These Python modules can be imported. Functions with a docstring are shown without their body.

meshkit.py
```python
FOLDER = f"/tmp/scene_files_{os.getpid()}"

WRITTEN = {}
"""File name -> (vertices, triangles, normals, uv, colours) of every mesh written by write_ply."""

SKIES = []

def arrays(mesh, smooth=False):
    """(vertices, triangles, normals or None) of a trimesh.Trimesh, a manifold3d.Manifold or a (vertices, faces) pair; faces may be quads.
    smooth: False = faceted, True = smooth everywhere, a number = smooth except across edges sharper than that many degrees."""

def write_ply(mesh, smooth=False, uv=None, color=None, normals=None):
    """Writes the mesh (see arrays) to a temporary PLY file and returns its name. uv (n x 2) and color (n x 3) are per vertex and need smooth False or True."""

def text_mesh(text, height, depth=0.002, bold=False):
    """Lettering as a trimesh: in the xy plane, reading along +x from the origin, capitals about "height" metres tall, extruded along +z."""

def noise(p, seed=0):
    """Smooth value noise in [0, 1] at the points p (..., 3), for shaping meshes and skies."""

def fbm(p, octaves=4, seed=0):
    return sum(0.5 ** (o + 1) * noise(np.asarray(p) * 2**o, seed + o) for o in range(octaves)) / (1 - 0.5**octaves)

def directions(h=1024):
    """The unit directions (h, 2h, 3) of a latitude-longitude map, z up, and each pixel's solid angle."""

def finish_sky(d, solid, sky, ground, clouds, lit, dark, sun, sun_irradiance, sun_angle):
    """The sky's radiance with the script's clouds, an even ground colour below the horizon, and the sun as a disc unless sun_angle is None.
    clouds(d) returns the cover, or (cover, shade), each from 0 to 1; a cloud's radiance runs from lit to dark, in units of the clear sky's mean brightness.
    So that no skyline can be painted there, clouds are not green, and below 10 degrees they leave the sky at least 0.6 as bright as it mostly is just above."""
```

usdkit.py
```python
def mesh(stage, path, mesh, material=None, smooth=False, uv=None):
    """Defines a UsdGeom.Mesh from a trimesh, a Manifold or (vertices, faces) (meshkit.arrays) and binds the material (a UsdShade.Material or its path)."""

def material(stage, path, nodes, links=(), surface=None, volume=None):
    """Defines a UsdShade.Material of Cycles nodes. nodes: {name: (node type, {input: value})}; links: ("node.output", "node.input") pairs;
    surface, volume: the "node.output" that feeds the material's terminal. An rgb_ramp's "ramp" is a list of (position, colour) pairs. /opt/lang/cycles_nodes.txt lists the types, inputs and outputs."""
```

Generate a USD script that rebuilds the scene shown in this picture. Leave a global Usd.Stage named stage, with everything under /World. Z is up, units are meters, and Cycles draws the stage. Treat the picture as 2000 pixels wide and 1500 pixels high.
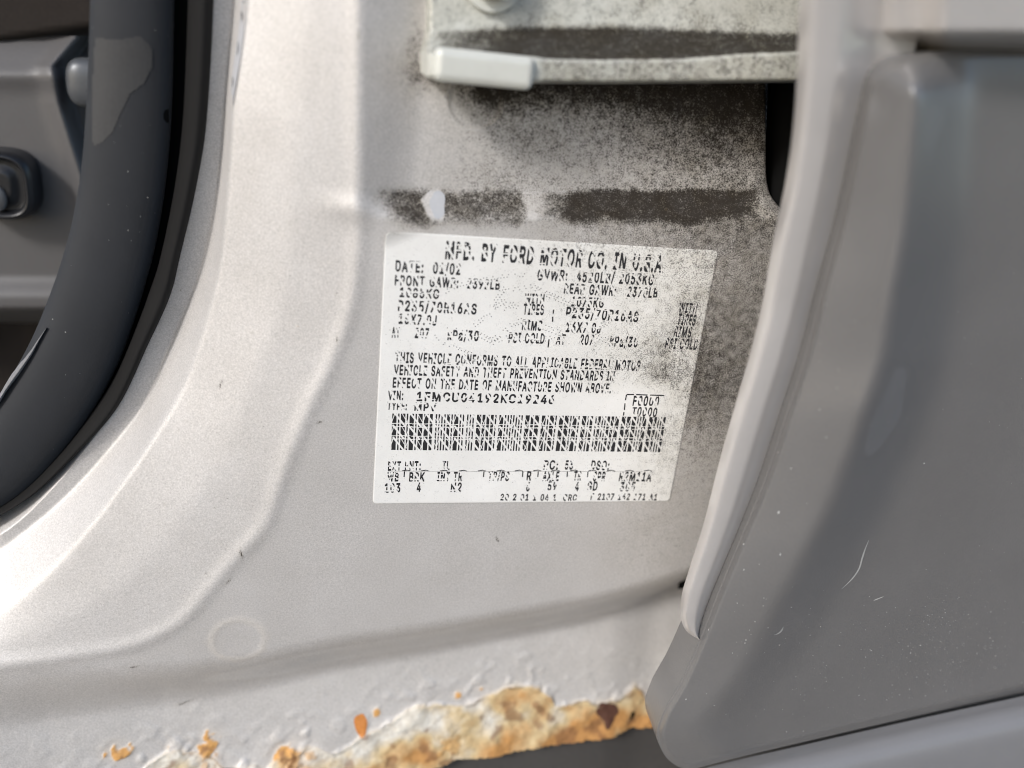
import math, glob, random
import numpy as np, trimesh, usdkit
from pxr import Usd, UsdGeom, UsdLux, UsdShade, Gf, Sdf, Vt
from scipy.interpolate import LinearNDInterpolator, CubicSpline, PchipInterpolator
from scipy.ndimage import gaussian_filter, map_coordinates
from shapely import affinity, box, union_all, geometry as sg, points as sh_points, contains_xy
from shapely.ops import unary_union

stage = Usd.Stage.CreateInMemory()
UsdGeom.SetStageUpAxis(stage, 'Z'); UsdGeom.SetStageMetersPerUnit(stage, 1.0)
UsdGeom.Xform.Define(stage, '/World'); UsdGeom.Scope.Define(stage, '/World/Looks')
rng = np.random.default_rng(7)

# ------------------------------------------------------------------ camera
# x: along the car towards its rear, y: into the car, z: up.  The pillar face is the plane y = 0, the sticker's lower left corner the origin.
FPX = 1680.0
EYE = np.array([-0.016121, -0.239504, 0.140069])
R = np.array([[0.9764717, -0.1900795, 0.1018469], [0.0215304, -0.3839942, -0.9230844], [0.2145680, 0.9035586, -0.3708670]])
cam = UsdGeom.Camera.Define(stage, '/World/camera')
M = np.eye(4); M[:3, 0] = R[0]; M[:3, 1] = -R[1]; M[:3, 2] = -R[2]; M[:3, 3] = EYE
cam.AddTransformOp().Set(Gf.Matrix4d(*M.T.ravel().tolist()))
cam.CreateHorizontalApertureAttr(36.0); cam.CreateVerticalApertureAttr(27.0); cam.CreateFocalLengthAttr(36.0 * FPX / 2000)
cam.CreateClippingRangeAttr(Gf.Vec2f(0.005, 100.0))
cam.CreateFStopAttr(4.5); cam.CreateFocusDistanceAttr(0.268)
cam.CreateExposureAttr(1.33)

# ------------------------------------------------------------------ sky and sun (bright overcast)
SUN = np.array([-0.68, -0.50, 0.54]); SUN /= np.linalg.norm(SUN)
dome = UsdLux.DomeLight.Define(stage, '/World/sky')
sky = usdkit.material(stage, '/World/Looks/sky', {
    't': ('sky_texture', dict(sky_type='single_scattering', sun_disc=False, sun_elevation=float(math.asin(SUN[2])), sun_rotation=float(math.atan2(SUN[0], SUN[1])), air_density=1.0, aerosol_density=2.0)),
    'mixc': ('mix_color', dict(blend_type='mix', fac=0.0, b=(5.2, 5.2, 5.2))),
    'b': ('background_shader', dict(strength=0.078))}, [('t.color', 'mixc.a'), ('mixc.result', 'b.color')], surface='b.background')
UsdShade.MaterialBindingAPI.Apply(dome.GetPrim()).Bind(sky)
dome.GetPrim().SetCustomDataByKey('kind', 'structure')
sun = UsdLux.DistantLight.Define(stage, '/World/sun')
sun.CreateIntensityAttr(0.29); sun.CreateAngleAttr(10.0); sun.CreateNormalizeAttr(True); sun.CreateColorAttr(Gf.Vec3f(1.0, 0.99, 0.975))
zb = SUN; xb = np.cross([0, 0, 1], zb); xb /= np.linalg.norm(xb); yb = np.cross(zb, xb)
m4 = np.eye(4); m4[:3, 0], m4[:3, 1], m4[:3, 2] = xb, yb, zb
sun.AddTransformOp().Set(Gf.Matrix4d(*m4.T.ravel().tolist()))

# ------------------------------------------------------------------ helpers
def at(px, py, d=0.0):
    """The point on the plane y = d millimetres that lies at a place of the photograph (2000 x 1500); in metres."""
    px, py, d = np.broadcast_arrays(np.asarray(px, float), np.asarray(py, float), np.asarray(d, float))
    q = np.stack([(px - 1000) / FPX, (py - 750) / FPX, np.ones_like(px)], -1) @ R
    return EYE + q * ((d / 1000 - EYE[1]) / q[..., 1])[..., None]

used = {}
def free(path):
    n = used.get(path, 0); used[path] = n + 1
    return path if n == 0 else f'{path}_{n:03d}'

def tag(p, label=None, cat=None, group=None, kind=None):
    for k, v in (('label', label), ('category', cat), ('group', group), ('kind', kind)):
        if v: p.SetCustomDataByKey(k, v)
    return p

def thing(name, label, cat, loc=(0, 0, 0)):
    x = UsdGeom.Xform.Define(stage, free('/World/' + name)); x.AddTranslateOp().Set(Gf.Vec3d(*map(float, loc)))
    p = tag(x.GetPrim(), label, cat); ORIGIN[str(p.GetPath())] = np.array(loc, float)
    return p
ORIGIN = {}

def obj(name, mesh, mat, parent=None, smooth=False, label=None, kind=None, attrs=None):
    """One Mesh prim; mesh in world metres. attrs: per-vertex primvars."""
    base = str(parent.GetPath()) if parent else '/World'
    o = ORIGIN.get(base, np.zeros(3))
    if isinstance(mesh, tuple):
        v, f = np.asarray(mesh[0], float) - o, np.asarray(mesh[1], int); mesh = (v, f)
    else:
        mesh = mesh.copy(); mesh.apply_translation(-o)
    path = free(f'{base}/{name}')
    m = usdkit.mesh(stage, path, mesh, MAT[mat], smooth=smooth)
    ORIGIN[path] = o
    for k, a in (attrs or {}).items():
        a = np.asarray(a, np.float32)
        if a.ndim == 1: UsdGeom.PrimvarsAPI(m).CreatePrimvar(k, Sdf.ValueTypeNames.FloatArray, 'vertex').Set(Vt.FloatArray.FromNumpy(a))
        else: UsdGeom.PrimvarsAPI(m).CreatePrimvar(k, Sdf.ValueTypeNames.Color3fArray, 'vertex').Set(Vt.Vec3fArray.FromNumpy(a))
    p = m.GetPrim()
    return tag(p, label, kind=kind)

def grid_faces(h, w, flip=False, keep=None):
    i = np.arange(h * w).reshape(h, w)
    q = np.stack([i[:-1, :-1], i[:-1, 1:], i[1:, 1:], i[1:, :-1]], -1)
    if keep is not None: q = q[keep]
    q = q.reshape(-1, 4)
    return q[:, ::-1] if flip else q

def spline(pts, n=200):
    """A smooth curve through points of any dimension."""
    p = np.asarray(pts, float)
    t = np.r_[0, np.cumsum(np.linalg.norm(np.diff(p[:, :2], axis=0), axis=1))]
    return PchipInterpolator(t, p)(np.linspace(0, t[-1], n))

def sstep(a, b, x):
    t = np.clip((x - a) / (b - a), 0, 1)
    return t * t * (3 - 2 * t)

def vnoise(x, z, scale, seed, octaves=3):
    """Smooth value noise of two coordinates (mm), about -1 to 1; scale in mm."""
    out, amp, tot = np.zeros(np.broadcast(x, z).shape), 1.0, 0.0
    for o in range(octaves):
        g = np.random.default_rng(seed * 17 + o).uniform(-1, 1, (97, 97))
        s = scale / 2 ** o
        out += amp * map_coordinates(g, [np.mod(z / s + 31.3, 97), np.mod(x / s + 47.7, 97)], order=3 if o < 2 else 1, mode='grid-wrap')
        tot += amp; amp *= 0.55
    return out / tot * 1.5

def sweep(curve, profile, closed=True, caps=True):
    """curve: n x 3 points; profile: n x m x 3 offsets or m x 2 with (sideways, outward). Returns (v, f)."""
    n = len(curve); t = np.gradient(curve, axis=0); t /= np.linalg.norm(t, axis=1, keepdims=True)
    out = np.array([0, -1.0, 0]) - t * (t @ np.array([0, -1.0, 0]))[:, None]; out /= np.linalg.norm(out, axis=1, keepdims=True)
    side = np.cross(out, t)
    p = np.asarray(profile, float)
    if p.ndim == 2: p = np.broadcast_to(p, (n,) + p.shape)
    v = curve[:, None] + side[:, None] * p[..., :1] + out[:, None] * p[..., 1:2]
    m = p.shape[1]
    f = []
    i = np.arange(n - 1)[:, None] * m; j = np.arange(m if closed else m - 1)[None]
    a = i + j; b = i + (j + 1) % m
    f = np.stack([a, b, b + m, a + m], -1).reshape(-1, 4)
    return v.reshape(-1, 3), f

def rounded(mesh, k=0): return mesh

def hullbox(lo, hi, r):
    """A box with rounded edges."""
    lo, hi = np.array(lo, float) + r, np.array(hi, float) - r
    s = trimesh.creation.icosphere(2, r)
    c = np.array([[x, y, z] for x in (lo[0], hi[0]) for y in (lo[1], hi[1]) for z in (lo[2], hi[2])])
    return trimesh.convex.convex_hull((c[:, None] + s.vertices[None]).reshape(-1, 3))

# ------------------------------------------------------------------ materials
MAT = {}
def mat(name, nodes, links, surface='p.BSDF'):
    MAT[name] = usdkit.material(stage, '/World/Looks/' + name, nodes, links, surface=surface)

def plain(name, col, rough=0.5, metal=0.0, noise=900, bump=0.15, dist=0.0002, vary=0.12, spec=0.5, coat=0.0):
    c = np.array(col)
    mat(name, {
        'g': ('texture_coordinate', {}), 'n': ('noise_texture', dict(scale=noise, detail=4.0, roughness=0.6)), 'n2': ('noise_texture', dict(scale=noise / 30, detail=4.0)),
        'mx': ('mix_float', dict(fac=0.5)), 'r': ('rgb_ramp', dict(ramp=[(0.3, tuple(c * (1 - vary))), (0.7, tuple(np.minimum(c * (1 + vary), 0.95)))])),
        'b': ('bump', dict(strength=bump, distance=dist)),
        'p': ('principled_bsdf', dict(roughness=rough, metallic=metal, specular_ior_level=spec, coat_weight=coat))},
        [('g.object', 'n.vector'), ('g.object', 'n2.vector'), ('n.fac', 'mx.a'), ('n2.fac', 'mx.b'), ('mx.result', 'r.fac'), ('r.color', 'p.base_color'), ('n.fac', 'b.height'), ('b.normal', 'p.normal')])

def grimed(name, base, dirt_and_shade_col, rough, metal, flake=0.28, bump=0.20, coat=0.0, rust=False, spec=0.5):
    """Paint or print stock with speckled road grime and painted shade where the mesh's 'dirt' says so, and rust where its 'rust' says so."""
    c = np.array(base)
    nodes = {
        'g': ('texture_coordinate', {}),
        'fl': ('noise_texture', dict(scale=1900.0, detail=3.0, roughness=0.8)),
        'fr': ('rgb_ramp', dict(ramp=[(0.25, tuple(c * (1 - flake))), (0.75, tuple(c * (1 + flake)))])),
        'lo': ('noise_texture', dict(scale=45.0, detail=5.0, roughness=0.6)),
        'lr': ('rgb_ramp', dict(ramp=[(0.3, (0.93, 0.925, 0.915)), (0.7, (1.03, 1.03, 1.03))])),
        'm0': ('mix_color', dict(blend_type='multiply', fac=1.0, use_clamp_result=False)),
        'a': ('attribute', dict(attribute='dirt_and_shade')),
        'n': ('noise_texture', dict(scale=3000.0, detail=2.0, roughness=0.6)),
        'n2': ('noise_texture', dict(scale=420.0, detail=5.0, roughness=0.7)),
        'nm': ('math', dict(math_type='multiply_add', value2=0.55)),
        'ns': ('math', dict(math_type='multiply_add', value2=0.36)),
        'th': ('math', dict(math_type='add')),
        'mr': ('map_range', dict(range_type='smoothstep', from_min=0.90, from_max=1.27, to_min=0.0, to_max=0.95, clamp=True)),
        'fv': ('map_range', dict(from_min=0.3, from_max=0.7, to_min=0.12, to_max=0.75, clamp=True)), 'sm': ('noise_texture', dict(scale=130.0, detail=6.0, roughness=0.65, distortion=0.6)), 'film': ('math', dict(math_type='multiply', use_clamp=True)),
        'fm': ('mix_color', dict(blend_type='multiply', b=(0.58, 0.54, 0.45), use_clamp_result=False)),
        'dm': ('mix_color', dict(blend_type='mix', b=dirt_and_shade_col)),
        'rr': ('math', dict(math_type='multiply_add', value2=0.35, value3=rough)),
        'mm': ('math', dict(math_type='multiply_add', value2=-metal, value3=metal, use_clamp=True)),
        'b': ('bump', dict(strength=bump, distance=0.0002)),
        'sp': ('math', dict(math_type='multiply_add', value2=-spec, value3=spec, use_clamp=True)),
        'p': ('principled_bsdf', dict(coat_weight=coat, coat_roughness=0.25))}
    links = [('g.object', 'fl.vector'), ('g.object', 'lo.vector'), ('g.object', 'n.vector'), ('g.object', 'n2.vector'),
             ('fl.fac', 'fr.fac'), ('lo.fac', 'lr.fac'), ('fr.color', 'm0.a'), ('lr.color', 'm0.b'),
             ('n2.fac', 'nm.value1'), ('n.fac', 'nm.value3'), ('a.fac', 'ns.value1'), ('nm.value', 'ns.value3'), ('ns.value', 'mr.value'),
             ('g.object', 'sm.vector'), ('sm.fac', 'fv.value'), ('a.fac', 'film.value1'), ('fv.result', 'film.value2'), ('film.value', 'fm.fac'), ('m0.result', 'fm.a'),
             ('fm.result', 'dm.a'), ('mr.result', 'dm.fac'), ('mr.result', 'rr.value1'), ('mr.result', 'mm.value1'), ('mr.result', 'sp.value1'), ('sp.value', 'p.specular_ior_level')]
    del nodes['th']
    if rust:
        nodes |= {'ra': ('attribute', dict(attribute='rust')), 'rc': ('attribute', dict(attribute='rustcol')),
                  'rn': ('noise_texture', dict(scale=420.0, detail=6.0, roughness=0.7)), 'rl': ('rgb_ramp', dict(ramp=[(0.3, (0.76, 0.70, 0.62)), (0.62, (1.08, 1.07, 1.05))])),
                  'rm': ('mix_color', dict(blend_type='multiply', fac=0.8, use_clamp_result=False)), 'rx': ('mix_color', dict(blend_type='mix')),
                  'r2': ('math', dict(math_type='multiply_add', value2=0.3)), 'm2': ('math', dict(math_type='subtract', use_clamp=True)),
                  'bh': ('math', dict(math_type='multiply_add', value2=2.5)), 'b1': ('math', dict(math_type='multiply'))}
        links += [('g.object', 'rn.vector'), ('rn.fac', 'rl.fac'), ('rc.color', 'rm.a'), ('rl.color', 'rm.b'), ('dm.result', 'rx.a'), ('rm.result', 'rx.b'), ('ra.fac', 'rx.fac'),
                  ('rx.result', 'p.base_color'), ('ra.fac', 'r2.value1'), ('rr.value', 'r2.value3'), ('r2.value', 'p.roughness'), ('mm.value', 'm2.value1'), ('ra.fac', 'm2.value2'), ('m2.value', 'p.metallic'),
                  ('rn.fac', 'b1.value1'), ('ra.fac', 'b1.value2'), ('b1.value', 'bh.value1'), ('fl.fac', 'bh.value3'), ('bh.value', 'b.height'), ('b.normal', 'p.normal')]
    else:
        links += [('dm.result', 'p.base_color'), ('rr.value', 'p.roughness'), ('mm.value', 'p.metallic'), ('fl.fac', 'b.height'), ('b.normal', 'p.normal')]
    mat(name, nodes, links)

PAINT = (0.495, 0.480, 0.467)
DIRT_AND_SHADE = (0.0150, 0.0118, 0.0095)
grimed('silver_paint', PAINT, DIRT_AND_SHADE, 0.52, 0.30, rust=True, coat=0.0)
grimed('sticker_stock', (0.70, 0.70, 0.685), DIRT_AND_SHADE, 0.42, 0.0, flake=0.03, bump=0.02)
grimed('hinge_paint', (0.56, 0.57, 0.53), DIRT_AND_SHADE, 0.45, 0.15, flake=0.05)
plain('door_paint', (0.53, 0.51, 0.495), 0.32, 0.5, noise=2600, bump=0.05, vary=0.06, coat=0.5)
plain('cladding_plastic', (0.112, 0.110, 0.109), 0.30, 0.0, noise=1500, bump=0.35, vary=0.08, spec=1.0)
plain('rocker_plastic', (0.165, 0.167, 0.175), 0.33, 0.0, noise=1500, bump=0.2, vary=0.05)
plain('shaded_seam_plastic', (0.05, 0.047, 0.045), 0.6, 0.0, noise=600, bump=0.2, vary=0.2)  # shade below the sill is put into this colour
plain('seal_rubber', (0.0165, 0.0182, 0.0215), 0.72, 0.0, noise=1800, bump=0.25, vary=0.15, spec=0.35)
plain('lip_rubber', (0.0065, 0.0063, 0.0063), 0.8, 0.0, noise=1500, bump=0.2, vary=0.2, spec=0.2)
plain('black_gap', (0.004, 0.004, 0.004), 0.9, 0.0, vary=0.1, spec=0.1)
plain('seat_plastic', (0.079, 0.076, 0.076), 0.5, 0.0, noise=1100, bump=0.35, vary=0.08)
plain('seat_fabric', (0.028, 0.023, 0.020), 0.9, 0.0, noise=900, bump=0.5, vary=0.2, spec=0.2)
plain('knob_black', (0.006, 0.0065, 0.008), 0.35, 0.0, vary=0.1)
plain('bolt_metal', (0.075, 0.08, 0.087), 0.4, 0.3)
plain('ink', (0.018, 0.018, 0.02), 0.6, 0.0, vary=0.1, spec=0.3)
plain('ink_grey', (0.10, 0.10, 0.105), 0.6, 0.0, vary=0.1, spec=0.3)
plain('bright_chip', (0.36, 0.37, 0.39), 0.4, 0.0, vary=0.05)
plain('dust_speck', (0.34, 0.34, 0.33), 0.7, 0.0, vary=0.05)
plain('rust_orange', (0.42, 0.16, 0.035), 0.6, 0.0, noise=500, bump=0.4, vary=0.35)
plain('rust_dark', (0.075, 0.030, 0.018), 0.7, 0.0, noise=500, bump=0.6, vary=0.4)
plain('rust_yellow', (0.40, 0.235, 0.075), 0.6, 0.0, noise=500, bump=0.4, vary=0.25)
plain('frayed_edge', (0.17, 0.17, 0.175), 0.7, 0.0, vary=0.3)
plain('scuff', (0.027, 0.027, 0.0275), 0.7, 0.0, noise=1500, bump=0.3, vary=0.25)
plain('trim_white', (0.36, 0.365, 0.38), 0.5, 0.0)
plain('concrete', (0.11, 0.105, 0.10), 0.9, 0.0, noise=40, bump=0.3, dist=0.004, vary=0.2)

# ------------------------------------------------------------------ the unseen ground the car stands on, added for its bounce light
g = trimesh.creation.box((14, 14, 0.02)); g.apply_translation((0, 0, -0.50))
tag(obj('ground', g, 'concrete'), kind='structure')

# ------------------------------------------------------------------ the car's body: pillar, doorway flange and sill as one pressed sheet
C0 = [(700, -420), (700, 0), (701, 430), (692, 560), (646, 712), (608, 788), (547, 940), (520, 1020), (456, 1095), (410, 1150), (350, 1215), (250, 1262), (130, 1283), (0, 1300), (-350, 1345)]
C1 = [(500, -420), (481, 0), (463, 150), (453, 210), (448, 300), (440, 410), (429, 520), (414, 585), (365, 742), (304, 849), (243, 940), (163, 1046), (84, 1130), (0, 1195), (-150, 1255), (-350, 1300)]
C2 = [(478, -420), (459, 0), (446, 150), (435, 300), (422, 410), (396, 523), (365, 600), (327, 690), (289, 780), (213, 880), (125, 974), (38, 1046), (0, 1073), (-150, 1130), (-350, 1180)]
C3 = [(430, -420), (412, 0), (407, 110), (396, 260), (377, 373), (343, 520), (334, 560), (281, 685), (228, 796), (152, 883), (68, 963), (0, 1005), (-150, 1075), (-350, 1130)]
C4 = [(358, -420), (345, 0), (338, 200), (330, 300), (312, 420), (290, 520), (273, 571), (243, 655), (205, 742), (152, 826), (91, 902), (0, 986), (-150, 1055), (-350, 1105)]
C5 = [(185, -420), (176, 0), (174, 150), (170, 290), (160, 380), (148, 450), (118, 560), (84, 655), (42, 739), (0, 800), (-60, 850), (-350, 960)]
STEP = 0.5
gx = np.arange(-170, 162, STEP); gz = np.arange(-128, 232, STEP)
X, Z = np.meshgrid(gx, gz)
def mm(px, py, d=0.0): return at(px, py, d)[..., [0, 2]] * 1000
def crv(c, d, n=160): q = spline(c, n); return mm(q[:, 0], q[:, 1], d)
c0 = crv(C0, 0); c0b = crv(C0, 0) ; fall = np.interp(np.linspace(0, 1, 160), [0, .55, .8, 1], [1, 1, .55, .4]); c1 = crv(C1, 12 * fall); c2 = crv(C2, 28 - 14 * (1 - fall)); c3 = crv(C3, 27 - 12 * (1 - fall)); c4 = crv(C4, 30)
mid = crv([((a[0] * .5 + b[0] * .5), (a[1] * .5 + b[1] * .5)) for a, b in zip(spline(C0, 40), spline(C1, 40))], 4.8 * fall)
far = c4 + np.array([-45, -30])
pts = np.vstack([c0, mid, c1, c2, c3, c4, far]); dep = np.r_[np.zeros(160), 4.8 * fall, 12 * fall, 28 - 14 * (1 - fall), 27 - 12 * (1 - fall), np.full(160, 30.), np.full(160, 33.)]
# inside (right of / below) the crease the sheet is flat
inside = np.vstack([[(x, 235), (x, 60), (x, -60), (x, -135)] for x in (15, 60, 170)] + [[(-60, -100), (-120, -110), (-175, -110), (-175, -135), (-20, -60), (0, 0), (0, 30)]])
pts = np.vstack([pts, inside, [(-400, 300), (-400, -300)]]); dep = np.r_[dep, np.zeros(len(inside)), 33, 33]
D = LinearNDInterpolator(pts, dep, fill_value=0.0)(X, Z)
soft, sharp = gaussian_filter(D, 3.2), gaussian_filter(D, 1.1)
lm = sstep(4, 10, sharp)
D = soft * (1 - lm) + sharp * lm
# small roll along the crease (a raised bead)
from scipy.spatial import cKDTree
dist0 = cKDTree(crv(C0, 0, 900)).query(np.c_[X.ravel(), Z.ravel()])[0].reshape(X.shape)
D -= 0.55 * np.exp(-(dist0 / 2.6) ** 2)
# upper recess behind the hinge with a ledge below it
lz1 = np.interp(X, *zip(*[(mm(px, 432)[0], mm(px, 432)[1]) for px in (700, 1100, 1520)]))
lz0 = np.interp(X, *zip(*[(mm(px, 378)[0], mm(px, 378)[1]) for px in (700, 1100, 1520)]))
xl = mm(705, 200)[0]
rec = sstep(xl - 2.0, xl + 17, X) * sstep(0, 1, (Z - lz1) / (lz0 - lz1))
D += 5.5 * rec
gl = mm(690, 408); D -= 0.9 * np.exp(-((X - gl[0]) / 7) ** 2 - ((Z - gl[1]) / 3.5) ** 2)
cl = mm(1062, 405); D -= 0.5 * np.exp(-((X - cl[0]) / 5) ** 2 - ((Z - cl[1]) / 4) ** 2) * 1.5
# pressed circle under the hinge, ring of the plug on the lower pillar
cc = mm(930, 196, 5); r = np.hypot(X - cc[0], Z - cc[1]); D += 0.7 * sstep(8.2, 6.8, r) - 0.15 * np.exp(-((r - 7.6) / 0.5) ** 2)
cr = mm(466, 1250); rr = np.hypot((X - cr[0]), (Z - cr[1]) * 1.02); D -= 0.10 * np.exp(-((rr - 8.3) / 1.1) ** 2); D += 0.06 * sstep(8, 6, rr)
ring = np.exp(-((rr - 8.4) / 1.3) ** 2)
# step under the pillar's foot, deeper towards the rear
gpx = [(-350, 1400), (0, 1352), (300, 1338), (480, 1318), (650, 1285), (830, 1258), (1000, 1228), (1150, 1200), (1300, 1158), (1420, 1110), (1700, 1010)]
gq = mm(*np.array(gpx, float).T, 6.0); zg = PchipInterpolator(gq[:, 0], gq[:, 1])(np.clip(X, gq[0, 0], gq[-1, 0]))
amp = np.interp(X, mm(np.array([-100, 60, 300, 650, 1000, 1300]), np.full(6, 1280.))[:, 0], [3.0, 7.5, 12.0, 15.0, 17.0, 18.0])
s = zg - Z
D += amp * sstep(-15.0, 15.0, s)
D -= 0.24 * gaussian_filter(np.clip(s - 13, 0, 60), 4)
# cove at the rear end of the sill
xe = mm(1270, 1300)[0]; D += 3.5 * sstep(xe - 12, xe + 10, X) * sstep(2, 14, s)
# rear edge of the pillar: rolls into the gap in front of the rear door
er = spline([(1506, -420), (1506, 0), (1506, 340), (1512, 380), (1530, 420), (1580, 500), (1640, 700), (1700, 1000), (1750, 1500)], 300)
eq = mm(er[:, 0], er[:, 1], 3.0); o = np.argsort(eq[:, 1]); xr = np.interp(Z, eq[o, 1], eq[o, 0])
D += 26 * sstep(-1.2, 6, X - xr) ** 1.3 - 0.8 * np.exp(-((X - xr + 4) / 2.5) ** 2)
# gentle unevenness of pressed sheet
D += 0.10 * vnoise(X, Z, 42, 3, 2)

# --- rust: where the paint has lifted along the sill
D0 = D.copy()
def SURF(px, py):
    """Place (mm) on the pressed sheet that the photograph shows at px, py."""
    px, py = np.atleast_1d(np.asarray(px, float)), np.atleast_1d(np.asarray(py, float)); d = np.full(px.shape, 5.0)
    for _ in range(14):
        q = mm(px, py, d); d = .5 * d + .5 * map_coordinates(D0, [(q[:, 1] - gz[0]) / STEP, (q[:, 0] - gx[0]) / STEP], order=1, mode='nearest')
    return mm(px, py, d), d
PX = lambda p: SURF([q[0] for q in p], [q[1] for q in p])[0]
topb = [(-350, 1600), (270, 1512), (310, 1478), (350, 1462), (400, 1476), (455, 1500), (520, 1500), (548, 1468), (600, 1456), (650, 1466), (720, 1440), (776, 1404), (816, 1384), (864, 1374), (920, 1370), (968, 1354), (1008, 1336), (1052, 1336), (1076, 1360), (1084, 1376), (1160, 1372), (1208, 1366), (1240, 1334), (1262, 1368), (1300, 1362), (1400, 1340), (1700, 1290)]
botb = [(-350, 1700), (640, 1532), (840, 1499), (1040, 1462), (1272, 1417), (1420, 1388), (1700, 1330), (2100, 1250)]
tq, bq = PX(topb), PX(botb)
zt = np.interp(X, tq[:, 0], tq[:, 1]); zbm = np.interp(X, bq[:, 0], bq[:, 1])
wob = 1.9 * vnoise(X, Z, 7, 11, 5)
peel = sstep(-0.5, 0.5, zt + wob - Z)
near = np.exp(-np.clip(Z - zt, 0, 60) / 9.0) * sstep(4, 9, s)
bl = vnoise(X, Z, 4.2, 21, 2); bl2 = vnoise(X, Z, 9, 22, 2)
D -= near * (1 - peel) * (0.95 * np.clip(bl, 0, 1) ** 1.4 + 0.55 * np.clip(bl2, 0, 1))
crust = vnoise(X, Z, 7, 31, 4); fine = vnoise(X, Z, 2.2, 33, 3)
D -= peel * (0.55 + 0.85 * crust + 0.14 * fine)
D -= 0.45 * np.exp(-((zt + wob - Z) / 0.9) ** 2) * sstep(6, 9, s) * (0.4 + 0.6 * np.clip(vnoise(X, Z, 9, 35, 2) + .4, 0, 1))   # curled paint edge
depth_in = np.clip((zt - Z) / np.maximum(zt - zbm, 4), 0, 1.2)
warm = np.clip(0.12 + 0.60 * depth_in + 0.5 * vnoise(X, Z, 9, 41, 4) + 0.25 * sstep(20, 100, X) - 0.35 * sstep(20, -5, X) * (depth_in < .7), 0, 1)
brown = sstep(0.45, 0.85, vnoise(X, Z, 5.5, 43, 4) + 0.30 * depth_in)
cream, yellow, orange, dk = np.array([.56, .545, .50]), np.array([.48, .38, .22]), np.array([.40, .21, .07]), np.array([.16, .07, .03])
w = warm[..., None]
rustcol = np.where(w < .5, cream + (yellow - cream) * w / .5, yellow + (orange - yellow) * (w - .5) / .5)
rustcol = rustcol + (dk - rustcol) * (0.60 * brown)[..., None]
edge_stain = np.exp(-np.abs(zt + wob * .6 - Z) / 1.1) * np.clip(0.5 + vnoise(X, Z, 8, 45, 2), 0, 1) * sstep(6, 9, s)
rust = np.clip(peel + 0.55 * edge_stain, 0, 1)
stain_bottom = 0.35 * np.exp(-np.clip(Z - zbm, 0, 50) / 5) * (1 - peel)
rust = np.clip(rust + stain_bottom, 0, 1)
rustcol = np.where((peel < .5)[..., None], rustcol * .5 + np.array([.56, .42, .22]) * .5, rustcol)
crack_shade = np.exp(-(np.abs(zt + wob - Z) / .30) ** 2) * np.clip(vnoise(X, Z, 8, 46, 2) + .25, 0, 1) * sstep(6, 9, s); rustcol = rustcol + (np.array([.07, .04, .02]) - rustcol) * (crack_shade * .9)[..., None]; rust = np.maximum(rust, crack_shade)  # dark line along the crust's edge, the crack's shadow painted in
rustcol = rustcol + (np.array([.40, .34, .25]) - rustcol) * (ring * .85)[..., None]; rust = np.clip(rust + 0.16 * ring, 0, 1)

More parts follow.
